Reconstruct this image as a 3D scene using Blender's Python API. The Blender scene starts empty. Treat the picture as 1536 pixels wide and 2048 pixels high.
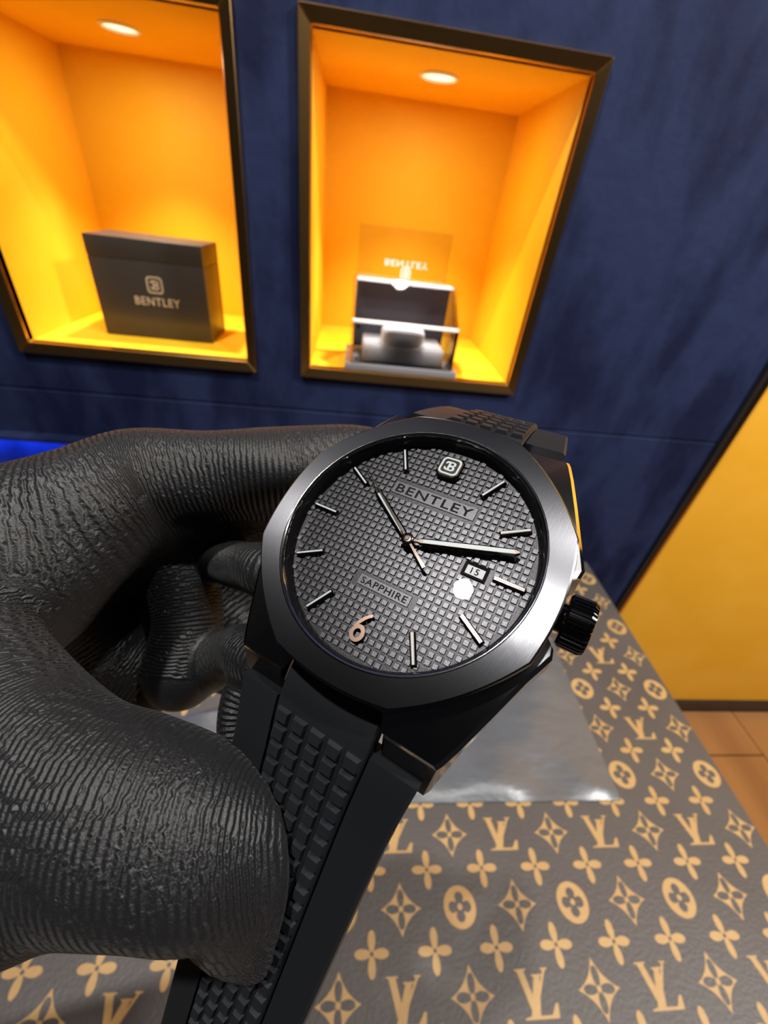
import bpy, bmesh, math, random
import numpy as np
from mathutils import Matrix, Vector

random.seed(3)
C = bpy.context.scene.collection
PI = math.pi
FPX = 842.69                       # focal length in pixels of the 1536 x 2048 frame
EYE = Vector((0.0, 0.0, 1.0704))
def euler_yxz(rx, ry, rz):
    return Matrix.Rotation(rz, 3, 'Z') @ Matrix.Rotation(rx, 3, 'X') @ Matrix.Rotation(ry, 3, 'Y')
RC = euler_yxz(-0.6231, -0.1309, -0.1273)        # columns: right, forward, up

# ---------------------------------------------------------------- camera, world, lights, exposure
cam_d = bpy.data.cameras.new('camera')
cam = bpy.data.objects.new('camera', cam_d); C.objects.link(cam)
cr, cf, cu = RC.col[0], RC.col[1], RC.col[2]
M = Matrix((cr, cu, -cf)).transposed().to_4x4(); M.translation = EYE
cam.matrix_world = M
cam_d.sensor_fit = 'VERTICAL'; cam_d.sensor_height = 36; cam_d.sensor_width = 27
cam_d.lens = FPX / 2048 * 36
cam_d.clip_start = 0.003; cam_d.clip_end = 30
cam_d.dof.use_dof = True; cam_d.dof.focus_distance = 0.051; cam_d.dof.aperture_fstop = 30
bpy.context.scene.camera = cam

w = bpy.data.worlds.new('room_air'); bpy.context.scene.world = w; w.use_nodes = True
w.node_tree.nodes['Background'].inputs[0].default_value = (0.80, 0.86, 1.0, 1)
w.node_tree.nodes['Background'].inputs[1].default_value = 0.014

def lamp(name, kind, loc, target, power, color, size=0.05, shape='DISK', size_y=None, spread=PI):
    d = bpy.data.lights.new(name, kind); o = bpy.data.objects.new(name, d); C.objects.link(o)
    d.energy = power; d.color = color
    if kind == 'AREA':
        d.shape = shape; d.size = size; d.spread = spread
        if size_y: d.size_y = size_y
    else: d.shadow_soft_size = size
    o.location = loc
    o.rotation_euler = (Vector(target) - Vector(loc)).to_track_quat('-Z', 'Y').to_euler()
    return o
lamp('ceiling_spot', 'AREA', (-0.377, -0.017, 2.29), (0.1, 0.15, 0.6), 19, (1.0, 0.97, 0.92), 0.056)
lamp('ceiling_spot', 'AREA', (0.38, -0.08, 2.29), (0.1, 0.15, 0.6), 8, (1.0, 0.97, 0.92), 0.056)
lamp('ceiling_wash', 'AREA', (1.35, -0.25, 2.10), (1.25, 0.6, 0.85), 38, (1.0, 0.97, 0.93), 0.25)
lamp('blue_wall_light', 'AREA', (-0.50, 0.584, 0.735), (-0.50, 0.6, 0.66), 0.75, (0.03, 0.12, 1.0), 0.38, 'RECTANGLE', 0.012)

sc = bpy.context.scene
sc.view_settings.view_transform = 'Standard'; sc.view_settings.look = 'None'
sc.view_settings.gamma = 1; sc.view_settings.use_curve_mapping = False
sc.view_settings.exposure = 0.0

# ---------------------------------------------------------------- materials
def mat(name, color, rough=0.5, metal=0.0, spec=0.5, aniso=0.0, tangent=None, coat=0.0, sheen=0.0, bump=None, var=None, emit=None):
    """bump = (scale, strength, distance, stretch); var = (scale, color2, contrast_lo, contrast_hi)"""
    m = bpy.data.materials.new(name); m.use_nodes = True
    nt = m.node_tree; b = nt.nodes['Principled BSDF']
    b.inputs['Base Color'].default_value = (*color, 1); b.inputs['Roughness'].default_value = rough
    b.inputs['Metallic'].default_value = metal; b.inputs['Specular IOR Level'].default_value = spec
    b.inputs['Anisotropic'].default_value = aniso; b.inputs['Coat Weight'].default_value = coat
    b.inputs['Sheen Weight'].default_value = sheen
    if emit:
        b.inputs['Emission Color'].default_value = (*emit[0], 1); b.inputs['Emission Strength'].default_value = emit[1]
    tc = nt.nodes.new('ShaderNodeTexCoord')
    def noise(scale, stretch=None, detail=4):
        n = nt.nodes.new('ShaderNodeTexNoise'); n.inputs['Scale'].default_value = scale; n.inputs['Detail'].default_value = detail
        mp = nt.nodes.new('ShaderNodeMapping')
        if stretch: mp.inputs['Scale'].default_value = stretch
        nt.links.new(tc.outputs['Object'], mp.inputs['Vector']); nt.links.new(mp.outputs[0], n.inputs['Vector'])
        return n
    if tangent:
        t = nt.nodes.new('ShaderNodeVectorTransform'); t.vector_type = 'VECTOR'; t.convert_from = 'OBJECT'; t.convert_to = 'WORLD'
        t.inputs[0].default_value = tangent                  # across the brush strokes
        nt.links.new(t.outputs[0], b.inputs['Tangent'])
    if var:
        n = noise(var[0], var[4] if len(var) > 4 else None)
        r = nt.nodes.new('ShaderNodeValToRGB')
        r.color_ramp.elements[0].position = var[2]; r.color_ramp.elements[1].position = var[3]
        r.color_ramp.elements[0].color = (*color, 1); r.color_ramp.elements[1].color = (*var[1], 1)
        nt.links.new(n.outputs['Fac'], r.inputs[0]); nt.links.new(r.outputs[0], b.inputs['Base Color'])
    if bump:
        n = noise(bump[0], bump[3] if len(bump) > 3 else None, 6)
        bp = nt.nodes.new('ShaderNodeBump'); bp.inputs['Strength'].default_value = bump[1]; bp.inputs['Distance'].default_value = bump[2]
        nt.links.new(n.outputs['Fac'], bp.inputs['Height']); nt.links.new(bp.outputs[0], b.inputs['Normal'])
    return m

def glass(name, tint=(1, 1, 1), ior=1.5, rough=0.0, extra=0.0):
    m = bpy.data.materials.new(name); m.use_nodes = True
    nt = m.node_tree; nt.nodes.remove(nt.nodes['Principled BSDF']); out = nt.nodes['Material Output']
    tr = nt.nodes.new('ShaderNodeBsdfTransparent'); tr.inputs[0].default_value = (*tint, 1)
    gl = nt.nodes.new('ShaderNodeBsdfGlossy'); gl.inputs['Roughness'].default_value = rough
    fr = nt.nodes.new('ShaderNodeFresnel'); fr.inputs[0].default_value = ior
    mx = nt.nodes.new('ShaderNodeMixShader')
    ad = nt.nodes.new('ShaderNodeMath'); ad.operation = 'ADD'; ad.use_clamp = True; ad.inputs[1].default_value = extra
    nt.links.new(fr.outputs[0], ad.inputs[0]); nt.links.new(ad.outputs[0], mx.inputs[0])
    nt.links.new(tr.outputs[0], mx.inputs[1]); nt.links.new(gl.outputs[0], mx.inputs[2]); nt.links.new(mx.outputs[0], out.inputs[0])
    return m

BLUE = mat('blue_suede_plaster', (0.0040, 0.0075, 0.036), 0.75, spec=0.2, var=(11, (0.015, 0.024, 0.074), 0.36, 0.56, (1.6, 1, 0.6)), bump=(26, 0.4, 0.005))
YELLOW = mat('amber_plaster', (0.86, 0.465, 0.008), 0.6, spec=0.25, var=(9, (0.90, 0.51, 0.026), 0.35, 0.7), bump=(30, 0.15, 0.002))
YWALL = mat('ochre_plaster', (0.86, 0.41, 0.022), 0.6, spec=0.3, var=(6, (0.92, 0.47, 0.040), 0.35, 0.7), bump=(20, 0.2, 0.003))
BRASS = mat('bronze_metal', (0.60, 0.34, 0.12), 0.26, 1.0)
BLACKTRIM = mat('black_trim', (0.02, 0.016, 0.014), 0.4)
WOOD = mat('brown_wood', (0.25, 0.11, 0.040), 0.26, var=(6, (0.38, 0.18, 0.06), 0.35, 0.65, (1, 0.12, 1)), bump=(60, 0.08, 0.001, (1, 0.1, 1)))
CANVAS = mat('brown_canvas', (0.066, 0.057, 0.054), 0.46, spec=0.40, var=(9, (0.082, 0.072, 0.068), 0.3, 0.7), bump=(330, 0.55, 0.0008))
PRINT = mat('tan_print', (0.42, 0.24, 0.080), 0.5, var=(14, (0.46, 0.29, 0.11), 0.3, 0.7), bump=(330, 0.45, 0.0008))
LEATHER = mat('black_leather', (0.080, 0.090, 0.106), 0.36, spec=0.9, bump=(14, 0.35, 0.01, (0.8, 1.8, 1)))
DARKWOOD = mat('dark_table_wood', (0.03, 0.018, 0.012), 0.4)
BOX = mat('black_card', (0.055, 0.046, 0.038), 0.34, 0.25, bump=(500, 0.05, 0.0002))
FOIL = mat('champagne_foil', (0.72, 0.58, 0.38), 0.4, 0.4)
WHITEPRINT = mat('white_print', (0.85, 0.82, 0.78), 0.5)
ACRYL = glass('clear_acrylic', (0.93, 0.95, 0.96), 1.49, 0.0, 0.03)
ACRYL_SMOKE = glass('smoked_acrylic', (0.80, 0.80, 0.84), 1.16, 0.02, 0.0)
PILLOW = mat('white_velvet', (0.9, 0.85, 0.84), 0.8, sheen=0.3)
GREYBLOCK = mat('grey_frosted_acrylic', (0.85, 0.85, 0.88), 0.25)
DARKACR = mat('dark_grey_acrylic', (0.09, 0.09, 0.10), 0.4, spec=0.2)
BASEACR = mat('grey_acrylic', (0.26, 0.25, 0.26), 0.2)
for _m in (GREYBLOCK,):
    _b = _m.node_tree.nodes['Principled BSDF']; _b.inputs['Subsurface Weight'].default_value = 1.0; _b.inputs['Subsurface Radius'].default_value = (1, 1, 1); _b.inputs['Subsurface Scale'].default_value = 0.04
LENS = mat('lit_lens', (1, 0.9, 0.75), 0.4, emit=((1.0, 0.80, 0.55), 1.6))
# watch
BRUSHED = mat('brushed_dark_steel', (0.135, 0.135, 0.147), 0.27, 1.0, aniso=0.88, tangent=(0.995, 0.10, 0), bump=(1400, 0.05, 0.0001, (6, 0.5, 1)))
LUGSTEEL = mat('satin_dark_steel', (0.20, 0.195, 0.20), 0.26, 1.0, aniso=0.85, tangent=(0.995, 0.10, 0), bump=(1400, 0.05, 0.0001, (6, 0.5, 1)))
POLISH = mat('polished_dark_steel', (0.62, 0.58, 0.56), 0.07, 1.0)
POLISHB = mat('polished_black_steel', (0.10, 0.095, 0.10), 0.12, 1.0)
DIALM = mat('dial_ground', (0.026, 0.025, 0.027), 0.36, 0.85, bump=(5000, 0.2, 0.0001))
TILEM = mat('dial_waffle', (0.066, 0.066, 0.071), 0.37, 0.9, bump=(6000, 0.2, 0.00008))
PLATEM = mat('dial_plate', (0.060, 0.060, 0.064), 0.38, 0.75, bump=(6000, 0.2, 0.00008))
INK = mat('black_lettering', (0.006, 0.006, 0.007), 0.7, spec=0.15)
REHAUT = mat('black_flange', (0.012, 0.011, 0.012), 0.22)
LUME = mat('pale_lume', (0.50, 0.57, 0.58), 0.45)
GUNMETAL = mat('gunmetal_gilt', (0.22, 0.17, 0.145), 0.16, 1.0)
ROSE = mat('rose_gunmetal', (0.46, 0.31, 0.24), 0.22, 1.0)
RUBBER = mat('black_rubber', (0.009, 0.010, 0.012), 0.5, spec=0.35)
RUBBERB = mat('black_rubber_block', (0.010, 0.012, 0.015), 0.45, spec=0.5)
SAPPH = glass('sapphire_crystal', (0.985, 0.985, 0.99), 1.55, 0.0, 0.0)
DATEW = mat('date_white', (0.55, 0.55, 0.57), 0.5)

# ---------------------------------------------------------------- helpers
def setprops(o, label=None, cat=None, group=None, kind=None):
    if label: o['label'] = label
    if cat: o['category'] = cat
    if group: o['group'] = group
    if kind: o['kind'] = kind
    return o
def link(name, me, parent=None, m=None):
    o = bpy.data.objects.new(name, me); C.objects.link(o)
    if m: me.materials.clear(); me.materials.append(m)
    if parent: o.parent = parent
    return o
def obj(name, bm, m=None, parent=None, smooth=None):
    bmesh.ops.recalc_face_normals(bm, faces=bm.faces)
    me = bpy.data.meshes.new(name); bm.to_mesh(me); bm.free()
    if smooth is not None:
        for p in me.polygons: p.use_smooth = True
        me.set_sharp_from_angle(angle=math.radians(smooth))
    return link(name, me, parent, m)
def empty(name, mw, label, cat, group=None):
    o = bpy.data.objects.new(name, None); C.objects.link(o); o.empty_display_size = 0.02
    o.matrix_world = mw if isinstance(mw, Matrix) else Matrix.Translation(mw)
    return setprops(o, label, cat, group)
def box(bm, x0, x1, y0, y1, z0, z1, bev=0.0, seg=2):
    r = bmesh.ops.create_cube(bm, size=1)
    vs = r['verts']
    for v in vs: v.co = Vector(((x0 + x1) / 2 + v.co.x * (x1 - x0), (y0 + y1) / 2 + v.co.y * (y1 - y0), (z0 + z1) / 2 + v.co.z * (z1 - z0)))
    if bev:
        es = list({e for v in vs for e in v.link_edges})
        bmesh.ops.bevel(bm, geom=es, offset=bev, segments=seg, profile=0.5, affect='EDGES')
    return bm
def mkbox(*a, **k): return box(bmesh.new(), *a, **k)
def prism(bm, pts, z0, z1, taper=None):
    """closed polygon (counter-clockwise) extruded z0..z1; taper scales the top outline about its centre"""
    n = len(pts); cx = sum(p[0] for p in pts) / n; cy = sum(p[1] for p in pts) / n; t = taper or 1.0
    lo = [bm.verts.new((x, y, z0)) for x, y in pts]
    hi = [bm.verts.new((cx + (x - cx) * t, cy + (y - cy) * t, z1)) for x, y in pts]
    bm.faces.new(lo[::-1]); bm.faces.new(hi)
    for i in range(n): bm.faces.new((lo[i], lo[(i + 1) % n], hi[(i + 1) % n], hi[i]))
    return bm
def lathe(bm, prof, n=96, axis='Z', close=False):
    rings = []
    for r, h in prof:
        ring = []
        for i in range(n):
            a = 2 * PI * i / n
            ring.append(bm.verts.new((r * math.cos(a), r * math.sin(a), h)) if axis == 'Z' else bm.verts.new((h, r * math.cos(a), r * math.sin(a))))
        rings.append(ring)
    prs = list(zip(rings, rings[1:])) + ([(rings[-1], rings[0])] if close else [])
    for A, B in prs:
        for i in range(n): bm.faces.new((A[i], A[(i + 1) % n], B[(i + 1) % n], B[i]))
    return rings
def fill_curve(name, loops, depth=0.0):
    """2D loops filled with holes (even-odd) -> mesh"""
    cu = bpy.data.curves.new(name, 'CURVE'); cu.dimensions = '2D'; cu.fill_mode = 'BOTH' if depth else 'FRONT'; cu.extrude = depth
    for L in loops:
        s = cu.splines.new('POLY'); s.points.add(len(L) - 1); s.use_cyclic_u = True
        for p, (x, y) in zip(s.points, L): p.co = (x, y, 0, 1)
    o = bpy.data.objects.new(name, cu); C.objects.link(o)
    dg = bpy.context.evaluated_depsgraph_get()
    me = bpy.data.meshes.new_from_object(o.evaluated_get(dg))
    bpy.data.objects.remove(o); bpy.data.curves.remove(cu)
    return me
def text_mesh(name, s, height, width, depth):
    """letters fitted to width x height, centred, in the xy plane"""
    cu = bpy.data.curves.new(name, 'FONT'); cu.body = s; cu.size = 1; cu.extrude = 0.02; cu.resolution_u = 3; cu.space_character = 1.12; cu.offset = 0.012
    o = bpy.data.objects.new(name, cu); C.objects.link(o)
    dg = bpy.context.evaluated_depsgraph_get()
    me = bpy.data.meshes.new_from_object(o.evaluated_get(dg))
    bpy.data.objects.remove(o); bpy.data.curves.remove(cu)
    xs = [v.co.x for v in me.vertices]; ys = [v.co.y for v in me.vertices]
    cx, cy = (min(xs) + max(xs)) / 2, (min(ys) + max(ys)) / 2
    sx, sy = width / (max(xs) - min(xs)), height / (max(ys) - min(ys))
    for v in me.vertices: v.co = Vector(((v.co.x - cx) * sx, (v.co.y - cy) * sy, v.co.z / 0.02 * depth))
    return me
def rrect(w, h, r, n=4, cx=0, cy=0):
    out = []
    for qx, qy, a0 in ((1, 1, 0), (-1, 1, 90), (-1, -1, 180), (1, -1, 270)):
        for i in range(n + 1):
            a = math.radians(a0 + 90 * i / n)
            out.append((cx + qx * (w / 2 - r) + r * math.cos(a), cy + qy * (h / 2 - r) + r * math.sin(a)))
    return out
def emblem_loops(s):
    """mirrored-bracket-and-B emblem in a rounded frame, s = half size"""
    L = [rrect(2 * s, 2 * s, 0.46 * s), rrect(1.62 * s, 1.62 * s, 0.34 * s)]
    B = [(-.10, .55), (.28, .55), (.50, .42), (.52, .16), (.40, .02), (.52, -.12), (.52, -.40), (.32, -.55), (-.10, -.55), (-.22, -.55), (-.42, -.50), (-.56, -.36), (-.56, -.18), (-.38, -.18),
         (-.36, -.30), (-.22, -.36), (-.22, -.05), (-.22, .34), (-.36, .30), (-.40, .20), (-.56, .20), (-.54, .40), (-.40, .53), (-.22, .55)]
    h1 = rrect(.30, .28, .08, 2, .14, .26); h2 = rrect(.30, .28, .08, 2, .14, -.24)
    for P in (B, h1, h2): L.append([(x * s, y * s) for x, y in P])
    return L

WY = 0.600                                   # wall plane
def Z(z): return z + EYE.z                   # heights measured from the eye

# ---------------------------------------------------------------- structure
NL = dict(x0=-0.4294, x1=-0.1260); NR = dict(x0=-0.0658, x1=0.2457)
ZB, ZT, TR, DEP = Z(-0.2038), Z(0.1445), 0.0126, 0.2554
SEAM = Z(-0.2560); YX = 0.6133
def wall_rects():
    bm = bmesh.new()
    X = [-2.4, NL['x0'] + .004, NL['x1'] - .004, NR['x0'] + .004, NR['x1'] - .004, YX]
    Zs = [SEAM + 0.0015, ZB + .004, ZT - .004, 2.4]
    for i in range(5):
        for j in range(3):
            if j == 1 and i in (1, 3): continue
            vs = [bm.verts.new(p) for p in ((X[i], WY, Zs[j]), (X[i + 1], WY, Zs[j]), (X[i + 1], WY, Zs[j + 1]), (X[i], WY, Zs[j + 1]))]
            bm.faces.new(vs)
    bmesh.ops.remove_doubles(bm, verts=bm.verts, dist=1e-5)
    for f in bm.faces:
        if f.normal.y > 0: f.normal_flip()
    r = bmesh.ops.extrude_face_region(bm, geom=list(bm.faces))
    for v in [g for g in r['geom'] if isinstance(g, bmesh.types.BMVert)]: v.co.y += 0.018
    return bm
wall = obj('wall_back', wall_rects(), BLUE); wall['kind'] = 'structure'
lp = obj('lower_panel', mkbox(-2.4, YX, WY, WY + 0.018, 0.0, SEAM - 0.0015, bev=0.0012, seg=1), BLUE, wall)
obj('backing', mkbox(-2.4, YX, WY + 0.0185, WY + 0.022, 0.0, SEAM + 0.05), BLACKTRIM, wall)
yw = obj('wall_right', mkbox(YX + 0.014, 2.2, WY, WY + 0.02, 0.045, 2.4), YWALL); yw['kind'] = 'structure'
tb = obj('trim_1', mkbox(YX, YX + 0.014, WY - 0.006, WY + 0.02, 0.0, 2.4, bev=0.002), BLACKTRIM); tb['kind'] = 'structure'
obj('bronze_edge', mkbox(YX + 0.0085, YX + 0.0145, WY - 0.0085, WY - 0.0055, 0.046, 2.4), BRASS, tb)
bb = obj('baseboard_back', mkbox(YX + 0.0145, 2.2, WY - 0.008, WY + 0.02, 0.0, 0.042, bev=0.002), BLACKTRIM); bb['kind'] = 'structure'
fl = obj('floor', mkbox(-2.4, 2.2, -1.2, WY + 0.02, -0.03, -0.012), DARKWOOD); fl['kind'] = 'structure'
x = 0.32; k = 0
while x < 2.15:                                     # planks run towards the wall
    wv = 0.168
    for (ya, yb) in ((-1.2, -0.15 + 0.31 * (k % 3)), (-0.147 + 0.31 * (k % 3), WY - 0.009)):
        pl = obj('plank', mkbox(x, x + wv - 0.003, ya, yb, -0.012, 0.0 + 0.0004 * (k % 2), bev=0.0012, seg=1), WOOD, fl)
        k += 1
    x += wv

lg = obj('trim_2', mkbox(-2.4, -0.31, WY - 0.018, WY, 0.739, 0.746, bev=0.0015), BLUE); lg['kind'] = 'structure'

# niches
def niche(N, label):
    x0, x1 = N['x0'], N['x1']
    t = empty('display_niche', (0.5 * (x0 + x1), WY, ZB), label, 'niche', None)
    o0 = t.location.copy()
    def P(name, bm, m):
        bmesh.ops.translate(bm, verts=bm.verts, vec=-o0); return obj(name, bm, m, t)
    a, b, c, d = x0 + TR, x1 - TR, ZB + TR, ZT - TR; yb = WY + DEP
    P('back_panel', mkbox(a - .01, b + .01, yb, yb + .01, c - .01, d + .01), YELLOW)
    P('side_panel', mkbox(a - .01, a, WY + .001, yb, c - .01, d + .01), YELLOW)
    P('side_panel', mkbox(b, b + .01, WY + .001, yb, c - .01, d + .01), YELLOW)
    P('floor_panel', mkbox(a, b, WY + .001, yb, c - .01, c), YELLOW)
    P('ceiling_panel', mkbox(a, b, WY + .001, yb, d, d + .01), YELLOW)
    cs = [(x0, ZB), (x1, ZB), (x1, ZT), (x0, ZT)]; ci = [(a, c), (b, c), (b, d), (a, d)]
    for i in range(4):                               # mitred bronze rails
        j = (i + 1) % 4; bm = bmesh.new()
        q = [cs[i], cs[j], ci[j], ci[i]]
        f0 = [bm.verts.new((p[0], WY - 0.007, p[1])) for p in q]
        mid = [bm.verts.new((p[0], WY - (0.007 if n < 2 else 0.003), p[1])) for n, p in enumerate(q)]
        bm.verts.ensure_lookup_table()
        for v in f0: bm.verts.remove(v)
        back = [bm.verts.new((p[0], WY + 0.010, p[1])) for p in q]
        bm.faces.new(mid); bm.faces.new(back[::-1])
        for n in range(4): bm.faces.new((mid[n], mid[(n + 1) % 4], back[(n + 1) % 4], back[n]))
        bmesh.ops.bevel(bm, geom=list(bm.edges), offset=0.0008, segments=1, affect='EDGES')
        P('frame_rail', bm, BRASS)
    return t
niche(NL, 'amber lined wall niche with bronze frame holding the black gift box')
niche(NR, 'amber lined wall niche with bronze frame holding the clear acrylic watch case')

def downlight(x, y, r, label, power):
    z = ZT - TR
    t = empty('downlight', (x, y, z), label, 'light', 'niche downlights')
    bm = bmesh.new(); lathe(bm, [(r + .003, 0.0), (r + .003, -.0012), (r, -.0025), (r - .001, -.0005), (r - .001, 0.0)], 40, close=True)
    obj('ring', bm, WHITEPRINT, t, 40)
    bm = bmesh.new(); lathe(bm, [(r - .0012, -.0002), (r * .5, -.0010), (.0004, -.0013)], 40)
    obj('lens', bm, LENS, t, 60)
    d = bpy.data.lights.new('niche_spot', 'SPOT'); d.energy = power; d.color = (1.0, 0.93, 0.82); d.spot_size = math.radians(90); d.spot_blend = 0.9; d.shadow_soft_size = 0.012
    o = bpy.data.objects.new('niche_spot', d); C.objects.link(o); o.parent = t; o.location = (0, 0, -0.006)
    d = bpy.data.lights.new('niche_glow', 'AREA'); d.energy = power * 0.045; d.color = (1.0, 0.93, 0.82); d.shape = 'DISK'; d.size = 0.03
    o = bpy.data.objects.new('niche_glow', d); C.objects.link(o); o.parent = t; o.location = (0, 0, -0.004)
downlight(-0.278, 0.722, 0.019, 'round downlight in the ceiling of the niche with the black gift box', 8.0)
downlight(0.088, 0.707, 0.021, 'round downlight in the ceiling of the niche with the acrylic case', 8.0)

# ---------------------------------------------------------------- table, canvas, leather mat
TZ = Z(-0.5182)
tb = empty('display_table', (0, 0.15, 0), 'low dark table under the brown monogram canvas', 'table')
def TP(name, bm, m, par=tb, **k):
    bmesh.ops.translate(bm, verts=bm.verts, vec=-Vector((0, 0.15, 0))); return obj(name, bm, m, par, **k)
TP('tabletop', mkbox(-0.75, 0.483, -0.30, 0.585, TZ - 0.032, TZ - 0.0012, bev=0.002), DARKWOOD)
for lx in (-0.71, 0.44):
    for ly in (-0.26, 0.545):
        TP('leg', mkbox(lx - .022, lx + .022, ly - .022, ly + .022, 0.0005, TZ - 0.032, bev=0.002), DARKWOOD)
cv = TP('canvas_cover', mkbox(-0.752, 0.4845, -0.302, 0.587, TZ - 0.0012, TZ, bev=0.0005, seg=1), CANVAS)
# printed motifs, flat tan ink on the canvas
U = 0.0001377
def circ(r, n=28, cx=0, cy=0, sy=1): return [(cx + r * math.cos(2 * PI * i / n), cy + sy * r * math.sin(2 * PI * i / n)) for i in range(n)]
def polar4(r0, R_, p, n=64):
    """four pointed petals round a centre, one outline"""
    rr = lambda a: r0 + (R_ - r0) * abs(math.cos(2 * a)) ** p
    return [(rr(a) * math.cos(a), rr(a) * math.sin(a)) for a in (2 * PI * i / n for i in range(n))]
def clover(r, d, n=10):
    out = []
    for k in range(4):
        a = k * PI / 2
        for i in range(n):
            b = a - math.radians(130) + math.radians(260) * i / (n - 1)
            out.append((d * math.cos(a) + r * math.cos(b), d * math.sin(a) + r * math.sin(b)))
    return out
def concave_diamond(R, pull, n=7):
    out = []
    for k in range(4):
        a, b = k * PI / 2, (k + 1) * PI / 2
        p, q = Vector((math.cos(a), math.sin(a))) * R, Vector((math.cos(b), math.sin(b))) * R
        m = (p + q) / 2 * pull
        for i in range(n):
            t = i / n; v = p * (1 - t) ** 2 + m * 2 * t * (1 - t) + q * t * t
            out.append((v.x, v.y))
    return out
sc_ = lambda P, s, dx=0, dy=0: [((x + dx) * s, (y + dy) * s) for x, y in P]
lv_cx, lv_cy = -105, -103
V1 = [(-14, 206), (61, 206), (61, 199), (46, 196), (84, 60), (170, 196), (158, 199), (158, 206), (200, 206), (200, 199), (186, 196), (72, 7), (58, 7), (2, 196), (-14, 199)]
L1 = [(91, 180), (156, 180), (156, 173), (143, 170), (98, 14), (170, 14), (205, 59), (222, 59), (211, 0), (0, 0), (0, 7), (40, 14), (103, 170), (91, 173)]
def merge(meshes):
    bm = bmesh.new()
    for k, me in enumerate(meshes):
        for v in me.vertices: v.co.z += 0.00008 * k
        bm.from_mesh(me)
    me = bpy.data.meshes.new('motif'); bm.to_mesh(me); bm.free(); return me
m_lv = merge([fill_curve('lv', [sc_(V1, U, lv_cx, lv_cy)]), fill_curve('lv', [sc_(L1, U, lv_cx, lv_cy)])])
m_flower = fill_curve('fl', [polar4(0.0026, 0.0150, 2.0), circ(0.0016, 10)])
m_circle = merge([fill_curve('ci', [circ(0.0152, 36), clover(0.0042, 0.0066)]), fill_curve('ci', [circ(0.0024, 12)])])
m_diam = merge([fill_curve('di', [concave_diamond(0.0188, 0.56), polar4(0.0022, 0.0140, 1.9)]), fill_curve('di', [circ(0.0022, 12)])])
def scatter():
    vs, fs = [], []
    def put(me, x, y, ox=0.0):
        n = len(vs)
        for v in me.vertices: vs.append((v.co.x + x, v.co.y + y - 0.15, TZ + 0.00022 + v.co.z))
        for p in me.polygons: fs.append([n + i for i in p.vertices])
    for j in range(-4, 10):
        y = 0.0400 + 0.0556 * j
        for i in range(-14, 9):
            x = 0.0203 + 0.0555 * i
            if -0.735 < x < 0.470 and -0.285 < y < 0.570:
                if j % 2 == 0: put(m_lv if i % 2 else m_diam, x, y)
                else: put(m_diam if i % 2 else m_circle, x, y)
            if -0.735 < x + .0278 < 0.470 and y + .0278 < .57: put(m_flower, x + 0.0278, y + 0.0278)
    me = bpy.data.meshes.new('monogram_print'); me.from_pydata(vs, [], fs)
    for p in me.polygons:
        if p.normal.z < 0: p.flip()
    o = link('monogram_print', me, cv, PRINT); o['kind'] = 'stuff'; return o
scatter()

# soft leather mat lying on the canvas
def leather():
    bm = bmesh.new(); nx, ny = 60, 40
    A, B, Cc, D = Vector((-0.176, 0.1795)), Vector((0.336, 0.1795)), Vector((0.338, 0.425)), Vector((-0.178, 0.272))
    top, bot = [], []
    rnd = np.random.RandomState(5); ph = rnd.rand(6) * 6
    for j in range(ny + 1):
        for i in range(nx + 1):
            s, t = i / nx, j / ny
            p = (A * (1 - s) + B * s) * (1 - t) + (D * (1 - s) + Cc * s) * t
            e = min(1.0, 9 * min(s, 1 - s, t, 1 - t)); e = e * (2 - e)
            h = 0.0026 + e * (0.0040 + 0.0016 * math.sin(26 * p.x + 14 * p.y + ph[0]) + 0.0013 * math.sin(47 * p.x - 33 * p.y + ph[1]) + 0.0010 * math.sin(38 * p.y + 60 * p.x + ph[2]))
            top.append(bm.verts.new((p.x, p.y, TZ + h))); bot.append(bm.verts.new((p.x, p.y, TZ + 0.0005)))
    g = lambda i, j: j * (nx + 1) + i
    for j in range(ny):
        for i in range(nx):
            bm.faces.new([top[k] for k in (g(i, j), g(i + 1, j), g(i + 1, j + 1), g(i, j + 1))])
            bm.faces.new([bot[k] for k in (g(i, j), g(i, j + 1), g(i + 1, j + 1), g(i + 1, j))])
    rim = [g(i, 0) for i in range(nx)] + [g(nx, j) for j in range(ny)] + [g(i, ny) for i in range(nx, 0, -1)] + [g(0, j) for j in range(ny, 0, -1)]
    for a, b in zip(rim, rim[1:] + rim[:1]): bm.faces.new((top[a], bot[a], bot[b], top[b]))
    o = obj('leather_mat', bm, LEATHER, None, 50)
    return setprops(o, 'soft black leather mat lying on the brown monogram canvas', 'mat')
leather()

# ---------------------------------------------------------------- black gift box in the left niche
NF = ZB + TR
bx = empty('gift_box', (-0.276, 0.703, NF), 'closed square black gift box with champagne lettering standing in the niche', 'box')
obj('body', mkbox(-.074, .074, -.0384, .0374, 0.0005, .0984, bev=.0012), BOX, bx, 40)
obj('lid', mkbox(-.074, .074, -.0384, .0374, .0985, .1235, bev=.0012), BOX, bx, 40)
me = text_mesh('lettering', 'BENTLEY', 0.0105, 0.060, 0.0002)
o = link('lettering', me, bx, FOIL); o.location = (0.006, -.0388, .050); o.rotation_euler = (PI / 2, 0, 0)
o = link('emblem', fill_curve('emblem', emblem_loops(0.0105), 0.0002), bx, FOIL); o.location = (0.006, -.0388, .071); o.rotation_euler = (PI / 2, 0, 0)

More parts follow.
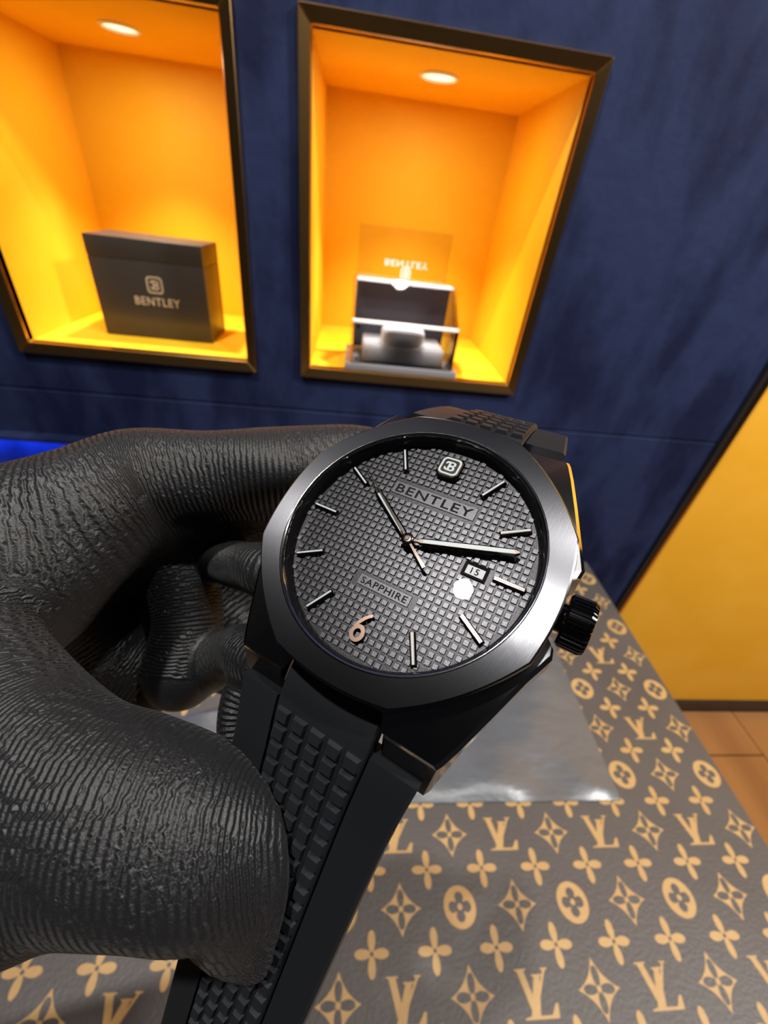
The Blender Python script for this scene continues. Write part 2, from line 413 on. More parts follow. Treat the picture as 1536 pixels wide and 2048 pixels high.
# ---------------------------------------------------------------- clear acrylic watch case in the right niche
ac = empty('acrylic_case', (0.0745, 0.65, NF), 'clear acrylic watch case with raised lid and white pillow standing in the niche', 'watch case')
obj('base', mkbox(-.080, .080, -.050, .050, .0005, .010, bev=.0015), BASEACR, ac, 40)
obj('front_panel', mkbox(-.073, .073, -.046, -.041, .0105, .063, bev=.0008), ACRYL, ac)
def side(xx):
    bm = bmesh.new(); prof = [(-.046, .0105), (.044, .0105), (.044, .108), (.020, .108), (-.040, .063), (-.046, .063)]
    a = [bm.verts.new((xx - .002, y, z)) for y, z in prof]; b = [bm.verts.new((xx + .002, y, z)) for y, z in prof]
    bm.faces.new(a); bm.faces.new(b[::-1])
    for i in range(6): bm.faces.new((a[i], a[(i + 1) % 6], b[(i + 1) % 6], b[i]))
    bmesh.ops.bevel(bm, geom=list(bm.edges), offset=0.0006, segments=1, affect='EDGES')
    return bm
obj('front_rim', mkbox(-.073, .073, -.0465, -.0405, .0632, .0672, bev=.001), GREYBLOCK, ac)
obj('side_panel', side(-.0715), ACRYL, ac); obj('side_panel', side(.0715), ACRYL, ac)
obj('back_panel', mkbox(-.069, .069, .041, .044, .0105, .104), DARKACR, ac)
bm = mkbox(-.069, .069, -.0375, .0375, -.0015, .0015, bev=.0006)
bmesh.ops.rotate(bm, verts=bm.verts, matrix=Matrix.Rotation(math.atan2(.045, .060), 3, 'X')); bmesh.ops.translate(bm, verts=bm.verts, vec=(0, -.010, .0865))
obj('slanted_panel', bm, ACRYL_SMOKE, ac)
obj('top_edge', mkbox(-.069, .069, .020, .040, .1045, .108, bev=.0006), GREYBLOCK, ac)
lid = obj('lid', mkbox(-.070, .060, .0445, .0475, .108, .170, bev=.0006), ACRYL, ac)
me = text_mesh('lettering', 'BENTLEY', 0.008, 0.062, 0.0002)
for v in me.vertices: v.co.y *= -1
o = link('lettering', me, lid, WHITEPRINT); o.location = (0, .0440, .128); o.rotation_euler = (PI / 2, 0, 0)
me = fill_curve('emblem', emblem_loops(0.007), 0.0002)
for v in me.vertices: v.co.y *= -1
o = link('emblem', me, lid, WHITEPRINT); o.location = (0, .0440, .116); o.rotation_euler = (PI / 2, 0, 0)
# pillow block and pillow inside
obj('cushion_block', mkbox(-.056, .060, -.0395, .030, .0105, .034, bev=.003), GREYBLOCK, ac, 40)
bm = bmesh.new(); bmesh.ops.create_uvsphere(bm, u_segments=28, v_segments=16, radius=1)
for v in bm.verts:
    n = v.co.copy(); f = lambda a, p: math.copysign(abs(a) ** p, a)
    v.co = Vector((.031 * f(n.x, .6), -.016 + .023 * f(n.y, .75), .0455 + .0145 * f(n.z, .6)))
obj('pillow', bm, PILLOW, ac, 60)
for sx in (-1, 1):
    for (yy, zz) in ((-.0475, .058), (-.0475, .016)):
        bm = bmesh.new(); lathe(bm, [(.0001, -.003), (.0022, -.0028), (.0026, 0), (.0001, 0)], 14)
        bmesh.ops.rotate(bm, verts=bm.verts, matrix=Matrix.Rotation(-PI / 2, 3, 'X')); bmesh.ops.translate(bm, verts=bm.verts, vec=(sx * .064, -.0462, zz))
        obj('bolt', bm, POLISH, ac, 50)

# ---------------------------------------------------------------- the watch
RWc = Matrix(((0.850193, 0.485864, -0.202751), (-0.406055, 0.360034, -0.839937), (-0.335098, 0.796437, 0.503386)))
QW = Vector((2.915, 50.264, -3.546))
MW = (RC @ RWc).to_4x4(); MW.translation = EYE + RC @ (QW * 0.001)
watch = empty('wristwatch', MW, 'dark steel octagonal wristwatch with waffle dial and black rubber strap held by the gloved hand', 'watch')
mm = 0.001
def WP(name, bm, m, par=watch, smooth=None):
    bmesh.ops.scale(bm, verts=bm.verts, vec=(mm, mm, mm)); return obj(name, bm, m, par, smooth)
def WM(name, me, m, loc=(0, 0, 0), rz=0, par=watch):
    o = link(name, me, par, m); o.location = Vector(loc) * mm; o.rotation_euler = (0, 0, rz); return o

def octa(a, R=18.62, sag=18.05):
    """octagon with bowed sides: corners at 22.5 + 45 k degrees"""
    t = (a - PI / 8) % (PI / 4) / (PI / 4)                    # 0..1 between corners
    h = math.tan(PI / 8) * 0 + 0
    # chord radius and circle blend
    ang = (t - 0.5) * PI / 4
    chord = R * math.cos(PI / 8) / math.cos(ang)
    k = (sag - R * math.cos(PI / 8)) / (R - R * math.cos(PI / 8))
    return chord + (R - chord) * k * 1.0
NB = 192
def ring_loft(bm, levels, n=NB):
    rings = []
    for fn, z in levels:
        rings.append([bm.verts.new((fn(2 * PI * i / n) * math.cos(2 * PI * i / n), fn(2 * PI * i / n) * math.sin(2 * PI * i / n), z)) for i in range(n)])
    for A, B in zip(rings, rings[1:]):
        for i in range(n): bm.faces.new((A[i], A[(i + 1) % n], B[(i + 1) % n], B[i]))
    return rings
cst = lambda r: (lambda a: r)
off = lambda d: (lambda a: octa(a) + d)
bm = bmesh.new()
ring_loft(bm, [(cst(15.55), 0.2), (cst(15.55), 1.50), (cst(15.62), 1.58), (off(-0.22), 1.50), (off(-0.05), 1.40), (off(0.02), 1.15), (off(0.0), -0.35), (off(-0.35), -0.75), (cst(16.0), -0.75)])
WP('bezel', bm, BRUSHED, smooth=28)
bm = bmesh.new()
lathe(bm, [(15.54, 0.2), (15.54, 1.50), (15.48, 1.62), (15.40, 1.62), (15.18, 1.38), (15.12, 1.30), (15.12, 0.2)], NB)
WP('bezel_ring', bm, POLISH, smooth=50)
bm = bmesh.new(); lathe(bm, [(15.13, 1.15), (14.95, 0.9), (14.72, -0.74), (15.3, -0.74)], NB); WP('inner_flange', bm, REHAUT, smooth=40)
bm = bmesh.new(); lathe(bm, [(15.12, 0.7), (15.12, 1.44), (15.02, 1.515), (14.97, 1.52), (14.9, 1.5205), (10, 1.56), (5, 1.58), (0.01, 1.585)], NB); 
cr_o = WP('crystal', bm, SAPPH, smooth=30)

# case body with four lugs
def quad_outline(zlow=False):
    e = 22.4 if zlow else 19.5
    lx = 12.6 if zlow else 13.2
    q = [(17.75, 3.3), (17.95, 3.5), (18.7, 4.2), (18.9, 5.2), (18.3, 6.6), (17.5, 8.4), (15.9, 12.6), (14.2, 16.9), (lx + .1, e - .6), (lx - .3, e), (7.1, e), (6.8, e - .3), (6.75, 17.7)]
    return q
def full_outline(zlow, shrink=0.0):
    q = quad_outline(zlow)
    right = q; top_left = [(-x if x < 18 else -x, y) for x, y in q[::-1]]
    # the crown guards stand on the right side only
    flat = lambda P: [(math.copysign(min(abs(x), 17.9), x), y) for x, y in P]
    pts = right + flat(top_left) + flat([(-x, -y) for x, y in q]) + [(x, -y) for x, y in q[::-1]]
    if shrink: pts = [(x - math.copysign(shrink, x), y - math.copysign(shrink, y)) for x, y in pts]
    return pts
def case_mesh():
    bm = bmesh.new(); loops = []
    def ring(pts, zf): loops.append([bm.verts.new((x, y, zf(x, y))) for x, y in pts])
    hi = full_outline(False); lo = full_outline(True)
    def ztop(x, y): return -0.75 - 1.75 * max(0.0, min(1.0, (abs(y) - 8.0) / 11.5)) - 0.25 * max(0, abs(x) - 17) 
    inner = []
    for x, y in hi:
        a = math.atan2(y, x); inner.append((15.6 * math.cos(a), 15.6 * math.sin(a)))
    ring(inner, lambda x, y: -0.75)
    ring([(x - math.copysign(.35, x), y - math.copysign(.25, y)) for x, y in hi], lambda x, y: ztop(x, y))
    ring(hi, lambda x, y: ztop(x, y) - 0.35)
    ring(lo, lambda x, y: -6.6 - 1.0 * max(0, abs(y) - 17) / 5)
    ring([(x * .93, y * .95) for x, y in lo], lambda x, y: -8.6)
    n = len(hi)
    for A, B in zip(loops, loops[1:]):
        for i in range(n): bm.faces.new((A[i], A[(i + 1) % n], B[(i + 1) % n], B[i]))
    f = bm.faces.new(loops[-1][::-1]); bmesh.ops.triangulate(bm, faces=[f])
    return bm
case = WP('case', case_mesh(), LUGSTEEL, smooth=25)
case.data.materials.append(POLISHB); case.data.materials.append(POLISH)
nq = len(full_outline(False))
for p in case.data.polygons:
    i = p.index // nq
    p.material_index = 0 if i < 1 else (2 if i == 1 else 1)
bm = bmesh.new(); lathe(bm, [(14.5, -8.5), (14.5, -9.6), (13.8, -10.0), (0.01, -10.0)], 96); WP('case_back', bm, POLISHB, smooth=30)

# crown with flutes
bm = bmesh.new(); nf = 34; n = nf * 4
prof = [(0.01, 18.0), (1.6, 18.0), (1.6, 18.5), (2.65, 18.55), (2.95, 18.85), (2.98, 20.9), (2.72, 21.35), (2.0, 21.45), (0.01, 21.45)]
rings = []
for r, h in prof:
    ring = []
    for i in range(n):
        g = (1.0 if (i % 4) in (0, 1) else 0.93) if r > 2.6 else 1.0
        a = 2 * PI * i / n; ring.append(bm.verts.new((h, r * g * math.cos(a), r * g * math.sin(a))))
    rings.append(ring)
for A, B in zip(rings, rings[1:]):
    for i in range(n): bm.faces.new((A[i], A[(i + 1) % n], B[(i + 1) % n], B[i]))
bmesh.ops.translate(bm, verts=bm.verts, vec=(0, -0.25, -2.9))
WP('crown', bm, POLISHB)

# dial
ZD = -0.72
bm = bmesh.new(); lathe(bm, [(15.2, ZD - .5), (15.2, ZD), (0.01, ZD)], 96); dial = WP('dial', bm, DIALM)
bm = bmesh.new(); PT = 0.90; HT = 0.315
keep_out = [(-5.95, 5.75, 5.70, 7.75), (-3.55, 3.55, -7.15, -5.55), (7.0, 9.95, -0.95, 0.95)]
for i in range(-17, 18):
    for j in range(-17, 18):
        cx, cy = (i + .5) * PT - 0.45, (j + .5) * PT - 0.02
        if math.hypot(cx, cy) > 14.55: continue
        if any(a < cx + .2 and cx - .2 < b and c < cy + .2 and cy - .2 < d for a, b, c, d in keep_out): continue
        e = HT + .025; lo = [(cx - e, cy - e), (cx + e, cy - e), (cx + e, cy + e), (cx - e, cy + e)]
        prism(bm, lo, ZD, ZD + 0.20, 0.80)
o = WP('waffle_relief', bm, TILEM, dial); o['kind'] = 'stuff'
def plate(x0, x1, y0, y1, word, hgt, wid):
    p = WP('name_plate', mkbox(x0, x1, y0, y1, ZD - .05, ZD + .10, bev=.06, seg=1), PLATEM, dial)
    o = WM('lettering', text_mesh('lettering', word, hgt * mm, wid * mm, 0.02 * mm), INK, ((x0 + x1) / 2, (y0 + y1) / 2, ZD + .115), 0, dial)
plate(-5.85, 5.65, 5.80, 7.65, 'BENTLEY', 1.25, 10.6)
plate(-3.45, 3.45, -7.05, -5.65, 'SAPPHIRE', 0.82, 6.1)
# date window
wf = bmesh.new(); 
def frame_rect(bm, x0, x1, y0, y1, t, z0, z1, zi):
    o = [(x0, y0), (x1, y0), (x1, y1), (x0, y1)]; i_ = [(x0 + t, y0 + t), (x1 - t, y0 + t), (x1 - t, y1 - t), (x0 + t, y1 - t)]
    A = [bm.verts.new((*p, z0)) for p in o]; B = [bm.verts.new((*p, z1)) for p in o]; Cc = [bm.verts.new((*p, zi)) for p in i_]
    for k in range(4):
        j = (k + 1) % 4; bm.faces.new((A[k], A[j], B[j], B[k])); bm.faces.new((B[k], B[j], Cc[j], Cc[k]))
frame_rect(wf, 7.05, 9.9, -.9, .9, .38, ZD, ZD + .22, ZD + .02)
dw = WP('date_window', wf, REHAUT, dial)
obj('date_disc', (lambda b: (bmesh.ops.scale(b, verts=b.verts, vec=(mm, mm, mm)), b)[1])(mkbox(7.35, 9.6, -.6, .6, ZD, ZD + .03)), DATEW, dial)
WM('date_numeral', text_mesh('date_numeral', '15', 0.78 * mm, 0.95 * mm, 0.01 * mm), INK, (8.45, 0, ZD + .045), 0, dial)
# applied emblem at twelve
bm = bmesh.new(); c = 0.62; s = 1.55
octp = lambda s, c: [(s, -s + c), (s, s - c), (s - c, s), (-s + c, s), (-s, s - c), (-s, -s + c), (-s + c, -s), (s - c, -s)]
prism(bm, [(x, y + 11.65) for x, y in octp(s + .12, c)], ZD, ZD + .75, 0.985); prism(bm, [(x, y + 11.65) for x, y in octp(s + .1, c)], ZD + .75, ZD + .95, 0.90)
em = WP('emblem', bm, GUNMETAL, dial)
me = fill_curve('emblem_mark', emblem_loops(1.30 * mm), 0.03 * mm)
for v in me.vertices: pass
WM('emblem_mark', me, LUME, (0, 11.65, ZD + .99), 0, dial)
# hour markers
def bar(bm, r0, r1, hw, z0, z1, top=.55):
    lo = [(r0, -hw), (r1, -hw), (r1, hw), (r0, hw)]; a = [bm.verts.new((x, y, z0)) for x, y in lo]
    t = hw * top; b = [bm.verts.new((x, y, z1)) for x, y in ((r0 + .12, -t), (r1 - .12, -t), (r1 - .12, t), (r0 + .12, t))]
    m_ = [bm.verts.new((x, y, z0 + (z1 - z0) * .6)) for x, y in lo]
    bm.faces.new(b)
    for A, B in ((a, m_), (m_, b)):
        for k in range(4): bm.faces.new((A[k], A[(k + 1) % 4], B[(k + 1) % 4], B[k]))
    return bm
for h in range(1, 12):
    if h == 6: continue
    o = WP('hour_marker', bar(bmesh.new(), 10.6, 14.2, .36, ZD, -.02, .5), GUNMETAL, dial); o.rotation_euler = (0, 0, math.radians(90 - 30 * h))
    l = WP('marker_lume', mkbox(10.75, 14.05, -.105, .105, -.03, .015), LUME, dial); l.rotation_euler = o.rotation_euler
# numeral six: stroke with a round bowl
def six():
    outer = [(0.60 + .12, 1.72), (0.62, 1.45), (0.25, 1.20), (-0.02, 0.85), (-0.12, 0.55)]
    L = []
    for i in range(0, 30):
        a = math.radians(112 - 330 * i / 29); L.append((0 + .86 * math.cos(a) * 1.0, -.72 + .98 * math.sin(a)))
    ring = L + [(-.80, -.25), (-.62, .42), (-.25, 1.08), (.22, 1.55), (.55, 1.80), (.74, 1.70), (.70, 1.46), (.42, 1.26), (.15, .95), (-.05, .62)]
    hole = [(0.42 * math.cos(2 * PI * i / 20), -.72 + .52 * math.sin(2 * PI * i / 20)) for i in range(20)]
    return [[(x * mm, y * mm) for x, y in ring], [(x * mm, y * mm) for x, y in hole]]
WM('numeral_six', fill_curve('numeral_six', six(), 0.28 * mm), ROSE, (0, -11.35, ZD + .45), 0, dial)

# hands
def hand(name, ang, r0, r1, hw, z, lume, tip=.5):
    bm = bmesh.new(); P = [(-1.0, -hw * .45), (r0 - .4, -hw * .5), (r0, -hw), (r1 - tip, -hw), (r1, -hw * .35), (r1, hw * .35), (r1 - tip, hw), (r0, hw), (r0 - .4, hw * .5), (-1.0, hw * .45)]
    lo = [bm.verts.new((x, y, z)) for x, y in P]; mid = [bm.verts.new((x, y, z + .10)) for x, y in P]; hi = [bm.verts.new((x * .995, y * .55, z + .26)) for x, y in P]
    bm.faces.new(lo[::-1]); bm.faces.new(hi)
    for A, B in ((lo, mid), (mid, hi)):
        for k in range(len(P)): bm.faces.new((A[k], A[(k + 1) % len(P)], B[(k + 1) % len(P)], B[k]))
    o = WP(name, bm, GUNMETAL); o.rotation_euler = (0, 0, math.radians(ang))
    WP('hand_lume', mkbox(lume[0], lume[1], -hw * .5, hw * .5, z + .2, z + .285), LUME, o)
    return o
hand('hour_hand', 145.8, 1.3, 9.2, .46, 0.02, (1.6, 8.1))
hand('minute_hand', 16.6, 1.6, 12.75, .46, 0.36, (1.9, 12.1))
bm = bmesh.new(); prism(bm, [(-4.2, -.20), (-1.0, -.13), (13.2, -.05), (13.2, .05), (-1.0, .13), (-4.2, .20)], 0.72, 0.82)
sh = WP('second_hand', bm, GUNMETAL); sh.rotation_euler = (0, 0, math.radians(144.5))
bm = bmesh.new(); lathe(bm, [(.75, ZD), (.75, .9), (.6, 1.0), (.28, 1.0), (.24, 1.12), (.01, 1.12)], 24); WP('hand_hub', bm, GUNMETAL, smooth=40)

# rubber strap halves
def catmull(P, n):
    P = [np.array(p, float) for p in P]; P = [2 * P[0] - P[1]] + P + [2 * P[-1] - P[-2]]; out = []
    for i in range(1, len(P) - 2):
        for k in range(n):
            t = k / n; a, b, c, d = P[i - 1:i + 3]
            out.append(.5 * ((2 * b) + (-a + c) * t + (2 * a - 5 * b + 4 * c - d) * t * t + (-a + 3 * b - 3 * c + d) * t ** 3))
    out.append(P[-2]); return np.array(out)
def strap(name, path, rows, r0):
    """path rows: y, z, half width"""
    S = catmull(path, 10)
    tan = np.gradient(S[:, :2], axis=0); tan /= np.linalg.norm(tan, axis=1)[:, None]
    nor = np.stack([-tan[:, 1], tan[:, 0]], 1)
    nor[nor[:, 1] < 0] *= -1
    if path[0][0] > 0:                                        # keep the outward side over the bend
        for i in range(1, len(nor)):
            if nor[i] @ nor[i - 1] < 0: nor[i] *= -1
    arc = np.r_[0, np.cumsum(np.linalg.norm(np.diff(S[:, :2], axis=0), axis=1))]
    def loft(prof_fn, i0, i1):
        bm = bmesh.new(); rings = []
        for i in range(i0, i1):
            rings.append([bm.verts.new((x, S[i, 0] + nor[i, 0] * h, S[i, 1] + nor[i, 1] * h)) for x, h in prof_fn(S[i, 2])])
        n = len(rings[0])
        for A, B in zip(rings, rings[1:]):
            for k in range(n): bm.faces.new((A[k], A[(k + 1) % n], B[(k + 1) % n], B[k]))
        bm.faces.new(rings[0][::-1]); bm.faces.new(rings[-1]); return bm
    i_side = int(np.argmin(abs(abs(S[:, 0]) - 22.2)))
    pc = lambda hw: hw * 0.515
    band = WP(name, loft(lambda hw: [(-hw, -.3), (-hw + .35, 0), (-pc(hw) - .25, 0), (-pc(hw) - .2, -.8), (pc(hw) + .2, -.8), (pc(hw) + .25, 0), (hw - .35, 0), (hw, -.3), (hw, -2.6), (hw - .5, -3.2), (-hw + .5, -3.2), (-hw, -2.6)], i_side, len(S)), RUBBER, smooth=30)
    WP('center_panel', loft(lambda hw: [(-pc(hw), -.2), (-pc(hw) + .2, .05), (pc(hw) - .2, .05), (pc(hw), -.2), (pc(hw), -2.0), (-pc(hw), -2.0)], 0, len(S)), RUBBER, band, smooth=30)
    proto = None
    for r in range(rows):
        a = r0 + 2.15 * r
        if a > arc[-1] - 2: break
        fi = lambda c: float(np.interp(a, arc, c)); sc = fi(S[:, 2]) / 11.9; py, pz, ty, tz, ny_, nz_ = fi(S[:, 0]), fi(S[:, 1]), fi(tan[:, 0]), fi(tan[:, 1]), fi(nor[:, 0]), fi(nor[:, 1])
        for c in range(5):
            x = (-4.75 + 2.4 * c) * sc
            M4 = Matrix(((sc, 0, 0), (0, ty, ny_), (0, tz, nz_))).to_4x4()
            M4.translation = Vector((x * mm, (py + ny_ * .05) * mm, (pz + nz_ * .05) * mm))
            if proto is None:
                bm = bmesh.new(); prism(bm, [(-.95, -.78), (.95, -.78), (.95, .78), (-.95, .78)], -.1, .62, .80)
                proto = WP('block', bm, RUBBERB, band); o = proto
            else:
                o = bpy.data.objects.new('block', proto.data); C.objects.link(o); o.parent = band
            o.matrix_local = M4
    return band
strap('lower_strap', [(-17.6, -2.5, 11.9), (-22, -4.3, 11.9), (-30, -9.3, 10.7), (-48, -20, 9.3), (-65, -30, 8.3), (-85, -43, 8.0), (-105, -60, 8.0)], 26, 6.2)
strap('upper_strap', [(17.6, -2.5, 11.9), (22, -4.3, 11.9), (29, -9.5, 10.8), (33, -14, 10.2), (35.5, -21, 9.7), (35.5, -32, 9.2), (32, -48, 8.5)], 12, 6.2)

# ---------------------------------------------------------------- gloved hand: one continuous surface from a smooth union of tapered chains
def cp(u, v, d): return np.array([(u - 768) / FPX * d, d, -(v - 1024) / FPX * d])
def chain(P, n=7):
    Q = [np.r_[cp(u, v, d), r] for u, v, d, r in P]
    return catmull(Q, n)
INDEX = chain([(-420, 1420, 68, 18), (-230, 1290, 66, 17.5), (-60, 1180, 66, 16), (110, 1072, 70, 13.2), (265, 967, 75, 9.2), (420, 945, 79, 8.0), (560, 936, 82, 7.8), (700, 930, 86, 8.0), (800, 936, 89, 6.5)])
WEB = chain([(-150, 1130, 60, 8), (-85, 1320, 55, 9), (45, 1500, 49, 9.6), (230, 1625, 46, 9.5), (365, 1665, 46, 9.4), (448, 1715, 46.5, 7.5), (480, 1815, 47.5, 5.4), (508, 1890, 48.5, 3.0)])
THENAR = chain([(-520, 1780, 54, 16), (-280, 1790, 48, 11.5), (-40, 1722, 46, 10.4), (130, 1648, 46, 9.7), (240, 1628, 46, 9.4)])
PALM = chain([(-300, 1450, 84, 20), (40, 1200, 84, 15), (180, 1300, 92, 14.0), (265, 1345, 95, 11.0)])
MIDDLE = chain([(180, 1060, 90, 9), (330, 1090, 91, 8.2), (372, 1220, 88, 7.0), (362, 1345, 86, 7.3)])
FILL = chain([(40, 1130, 82, 14), (240, 1068, 86, 11), (400, 1030, 90, 9), (530, 1012, 94, 8), (600, 1015, 98, 7)])
BEHIND = chain([(200, 1010, 97, 11), (400, 1045, 104, 12), (520, 1075, 106, 10), (590, 1110, 106, 8)])
CURL = chain([(200, 1180, 108, 12), (380, 1200, 109, 12), (465, 1250, 107, 10), (470, 1320, 104, 8.0)])
RING = chain([(400, 1105, 95, 5.5), (485, 1128, 82, 4.7), (545, 1145, 74, 5.0), (600, 1150, 73, 4)])
LITTLE = chain([(420, 1330, 90, 5.5), (478, 1300, 77, 4.7), (520, 1320, 69, 4.4), (570, 1345, 66, 3.5)])
TIP = chain([(500, 1370, 70, 3.6), (474, 1430, 68, 3.2), (472, 1520, 66, 3.1), (466, 1640, 64, 3.0)])
WRIST = chain([(-300, 1450, 84, 20), (-520, 1700, 66, 26), (-1500, 2300, 78, 30), (-2100, 2800, 90, 30)])
def sdf_chain(ch, X, Y, Zg):
    d = np.full(X.shape, 1e3, np.float32)
    for a, b in zip(ch, ch[1:]):
        ab = b[:3] - a[:3]; L2 = max(ab @ ab, 1e-9)
        t = np.clip(((X - a[0]) * ab[0] + (Y - a[1]) * ab[1] + (Zg - a[2]) * ab[2]) / L2, 0, 1)
        q = np.sqrt((X - a[0] - ab[0] * t) ** 2 + (Y - a[1] - ab[1] * t) ** 2 + (Zg - a[2] - ab[2] * t) ** 2) - (a[3] + (b[3] - a[3]) * t)
        d = np.minimum(d, q)
    return d
def smin(a, b, k):
    h = np.clip(.5 + .5 * (b - a) / k, 0, 1); return b * (1 - h) + a * h - k * h * (1 - h)
def hand_sdf(X, Y, Zg):
    idx = sdf_chain(INDEX, X, Y, Zg); web = sdf_chain(WEB, X, Y, Zg); the = sdf_chain(THENAR, X, Y, Zg)
    pal = sdf_chain(PALM, X, Y, Zg); mid = sdf_chain(MIDDLE, X, Y, Zg)
    thumb = smin(web, the, 3.0)
    body = smin(smin(smin(idx, sdf_chain(FILL, X, Y, Zg), 6.0), pal, 7.0), mid, 1.6)
    body = smin(body, smin(sdf_chain(BEHIND, X, Y, Zg), sdf_chain(CURL, X, Y, Zg), 3.0), 2.0)
    for c in (RING, LITTLE, TIP): body = smin(body, sdf_chain(c, X, Y, Zg), 1.2)
    d = smin(body, thumb, 1.6)
    d = smin(d, sdf_chain(WRIST, X, Y, Zg), 9.0)
    d = np.maximum(d, -(X + 147.0))                        # closed inside the sleeve
    # folds of the fabric
    d = d + 0.35 * np.sin(X * .21 + Zg * .33) * np.sin(Y * .25 - X * .11)
    # the thumb presses flat against the strap
    lx, ly, lz = [(X - QW[0]) * RWc[0][k] + (Y - QW[1]) * RWc[1][k] + (Zg - QW[2]) * RWc[2][k] for k in range(3)]
    sg = (ly + 30.0) * -0.5095 + (lz + 9.3) * 0.8605
    slab = np.maximum(np.maximum(sg - 0.95, -sg - 4.2), np.abs(lx) - (11.3 + (ly + 22) * 0.07))
    d = np.maximum(d, -slab)
    return d
def surface_nets(lo, hi, h):
    nx, ny, nz = [int((b - a) / h) + 1 for a, b in zip(lo, hi)]
    ax = [np.arange(n, dtype=np.float32) * h + a for n, a in zip((nx, ny, nz), lo)]
    V = np.empty((nx, ny, nz), np.float32)
    for s in range(0, nx, 40):
        X, Y, Zg = np.meshgrid(ax[0][s:s + 40], ax[1], ax[2], indexing='ij'); V[s:s + 40] = hand_sdf(X, Y, Zg)
    S = V < 0
    corner = [(i, j, k) for i in (0, 1) for j in (0, 1) for k in (0, 1)]
    cnt = sum(S[i:nx - 1 + i, j:ny - 1 + j, k:nz - 1 + k].astype(np.int8) for i, j, k in corner)
    act = (cnt > 0) & (cnt < 8); ids = np.full(act.shape, -1, np.int64); I = np.argwhere(act); ids[tuple(I.T)] = np.arange(len(I))
    acc = np.zeros((len(I), 3)); num = np.zeros(len(I))
    for a in corner:
        for axn in range(3):
            if a[axn]: continue
            b = list(a); b[axn] = 1
            va = V[tuple((I + a).T)]; vb = V[tuple((I + b).T)]
            m = (va < 0) != (vb < 0); t = va[m] / (va[m] - vb[m])
            p = np.tile(np.array(a, float), (m.sum(), 1)); p[:, axn] += t
            acc[m] += p; num[m] += 1
    verts = (I + acc / num[:, None]) * h + np.array(lo)
    faces = []
    for axn in range(3):
        o1, o2 = [(1, 2), (2, 0), (0, 1)][axn]
        sl0 = [slice(None)] * 3; sl1 = [slice(None)] * 3; sl0[axn] = slice(0, -1); sl1[axn] = slice(1, None)
        E = S[tuple(sl0)] != S[tuple(sl1)]; P = np.argwhere(E)
        P = P[(P[:, o1] > 0) & (P[:, o2] > 0) & (P[:, o1] < V.shape[o1] - 1) & (P[:, o2] < V.shape[o2] - 1)]
        e1 = np.zeros(3, int); e1[o1] = 1; e2 = np.zeros(3, int); e2[o2] = 1
        q = np.stack([ids[tuple((P - e1 - e2).T)], ids[tuple((P - e2).T)], ids[tuple(P.T)], ids[tuple((P - e1).T)]], 1)
        fl = ~S[tuple(P.T)]; q[fl] = q[fl][:, ::-1]
        faces.append(q)
    return verts, np.concatenate(faces)
Hv, Hf = surface_nets((-150., 30., -140.), (14., 124., 22.), 0.8)
bad = (Hf < 0).any(1); Hf = Hf[~bad]
# knit coordinate: arc length along the nearest chain, so that the ribs run round the fingers
def knit(v):
    best = np.full(len(v), 1e9); val = np.zeros(len(v))
    KI = chain([(-420, 1080, 66, 16), (-100, 1060, 66, 15), (110, 1040, 70, 13.2), (265, 975, 75, 9.2), (420, 945, 79, 8.0), (560, 936, 82, 7.8), (700, 930, 86, 8.0), (800, 936, 89, 6.5)])
    KW = chain([(-150, 1130, 60, 8), (-75, 1340, 55, 9.4), (35, 1510, 49, 10.2), (200, 1575, 46.5, 10), (365, 1600, 46, 9.6), (520, 1615, 46, 7.5), (700, 1625, 46, 6)])
    for ch, pitch, base in ((KI, 1.02, 0), (KW, 0.68, 300), (MIDDLE, .72, 900), (RING, .75, 1200), (LITTLE, .75, 1500), (TIP, .8, 1800), (PALM, 1.0, 2100), (BEHIND, .95, 2400), (CURL, .95, 2700)):
        F = catmull(ch, 4); arc = np.r_[0, np.cumsum(np.linalg.norm(np.diff(F[:, :3], axis=0), axis=1))]
        d = np.full(len(v), 1e9); a = np.zeros(len(v))
        for i in range(len(F) - 1):
            A, B = F[i], F[i + 1]; ab = B[:3] - A[:3]; L2 = max(ab @ ab, 1e-9)
            t = np.clip((v - A[:3]) @ ab / L2, 0, 1)
            dist = np.linalg.norm(v - A[:3] - t[:, None] * ab, axis=1) - (A[3] + (B[3] - A[3]) * t)
            m = dist < d; d[m] = dist[m]; a[m] = arc[i] + t[m] * math.sqrt(L2)
        m = d < best; best[m] = d[m]; val[m] = a[m] / pitch + base
    return val
KV = knit(Hv)
_e = np.concatenate([Hf[:, [0, 1]], Hf[:, [1, 2]], Hf[:, [2, 3]], Hf[:, [3, 0]]])
_j = np.abs(KV[_e[:, 0]] - KV[_e[:, 1]]) > 3.0
ON = np.ones(len(Hv)); ON[_e[_j].ravel()] = 0.0            # the ribs stop along the seams between the fingers
me = bpy.data.meshes.new('gloved_hand')
me.from_pydata((Hv * mm).tolist(), [], Hf.tolist())
at = me.attributes.new('knit', 'FLOAT', 'POINT'); at.data.foreach_set('value', KV.astype(np.float32))
at = me.attributes.new('ribbed', 'FLOAT', 'POINT'); at.data.foreach_set('value', ON.astype(np.float32))
for p in me.polygons: p.use_smooth = True

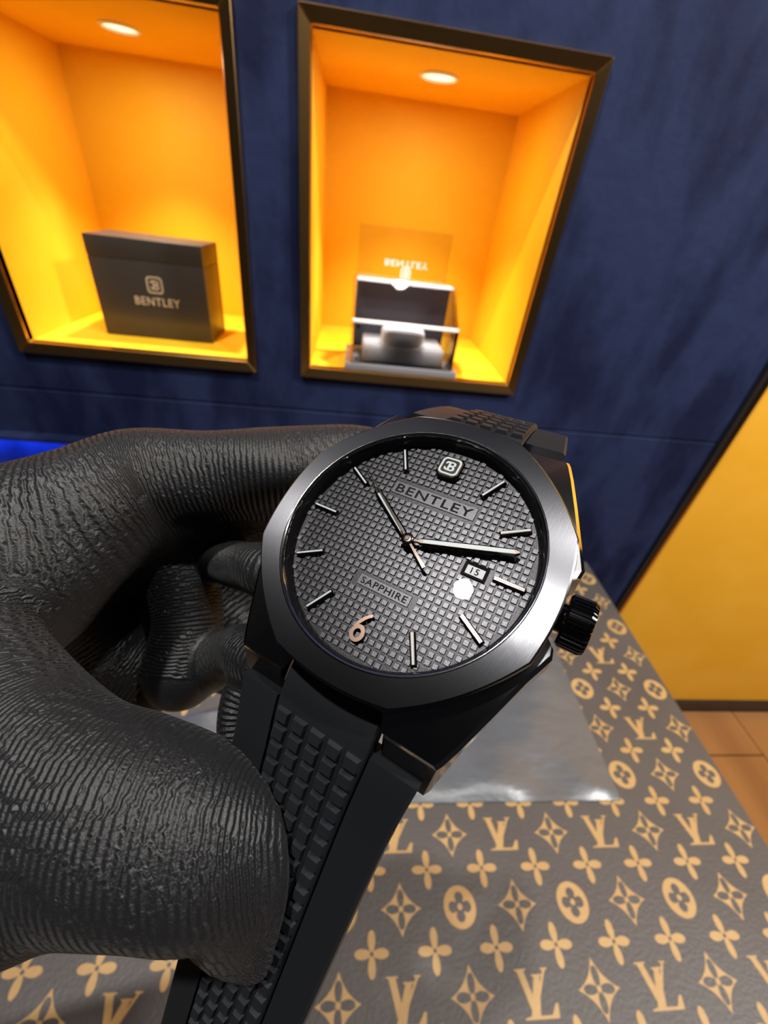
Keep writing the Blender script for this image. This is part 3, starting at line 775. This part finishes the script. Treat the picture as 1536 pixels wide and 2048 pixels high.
GLOVE = bpy.data.materials.new('black_knit_fabric'); GLOVE.use_nodes = True
nt = GLOVE.node_tree; b = nt.nodes['Principled BSDF']
b.inputs['Base Color'].default_value = (0.0055, 0.0056, 0.0068, 1); b.inputs['Roughness'].default_value = 0.50; b.inputs['Specular IOR Level'].default_value = 0.52
b.inputs['Sheen Weight'].default_value = 0.03; b.inputs['Sheen Roughness'].default_value = 0.45
an = nt.nodes.new('ShaderNodeAttribute'); an.attribute_name = 'knit'
tc = nt.nodes.new('ShaderNodeTexCoord')
n1 = nt.nodes.new('ShaderNodeTexNoise'); n1.inputs['Scale'].default_value = 900; n1.inputs['Detail'].default_value = 2
n2 = nt.nodes.new('ShaderNodeTexNoise'); n2.inputs['Scale'].default_value = 3200; n2.inputs['Detail'].default_value = 3
nt.links.new(tc.outputs['Object'], n1.inputs['Vector']); nt.links.new(tc.outputs['Object'], n2.inputs['Vector'])
def math_node(op, a, b_=None):
    n = nt.nodes.new('ShaderNodeMath'); n.operation = op
    for k, s in enumerate((a, b_)):
        if s is None: continue
        if isinstance(s, (int, float)): n.inputs[k].default_value = s
        else: nt.links.new(s, n.inputs[k])
    return n.outputs[0]
u = math_node('ADD', an.outputs['Fac'], math_node('MULTIPLY', n1.outputs['Fac'], 0.20))
sw = math_node('SINE', math_node('MULTIPLY', u, 2 * PI))
an2 = nt.nodes.new('ShaderNodeAttribute'); an2.attribute_name = 'ribbed'
h = math_node('ADD', math_node('MULTIPLY', math_node('MULTIPLY', sw, 0.5), math_node('POWER', an2.outputs['Fac'], 4.0)), math_node('MULTIPLY', n2.outputs['Fac'], 0.55))
bp = nt.nodes.new('ShaderNodeBump'); bp.inputs['Strength'].default_value = 0.9; bp.inputs['Distance'].default_value = 0.00022
nt.links.new(h, bp.inputs['Height']); nt.links.new(bp.outputs[0], b.inputs['Normal'])
hand_o = link('gloved_hand', me, None, GLOVE)
MH = RC.to_4x4(); MH.translation = EYE; hand_o.matrix_world = MH
setprops(hand_o, 'hand in a black ribbed knit glove pinching the rubber watch strap', 'hand')

# sleeve that the wrist runs into, outside the frame on the left
bm = bmesh.new(); ax_ = Vector((-0.86, 0.10, -0.50)).normalized(); p0 = Vector((-0.136, 0.0705, -0.077))
lathe(bm, [(0.0005, .012), (.030, .012), (.0325, -.002), (.0345, 0.0), (.036, .06), (.042, .22), (.040, .225), (.0005, .226)], 40)
bm.transform(Matrix.Translation(p0) @ ax_.to_track_quat('Z', 'Y').to_matrix().to_4x4())
obj('sleeve', bm, mat('black_wool', (0.01, 0.01, 0.011), 0.8), hand_o, 40)
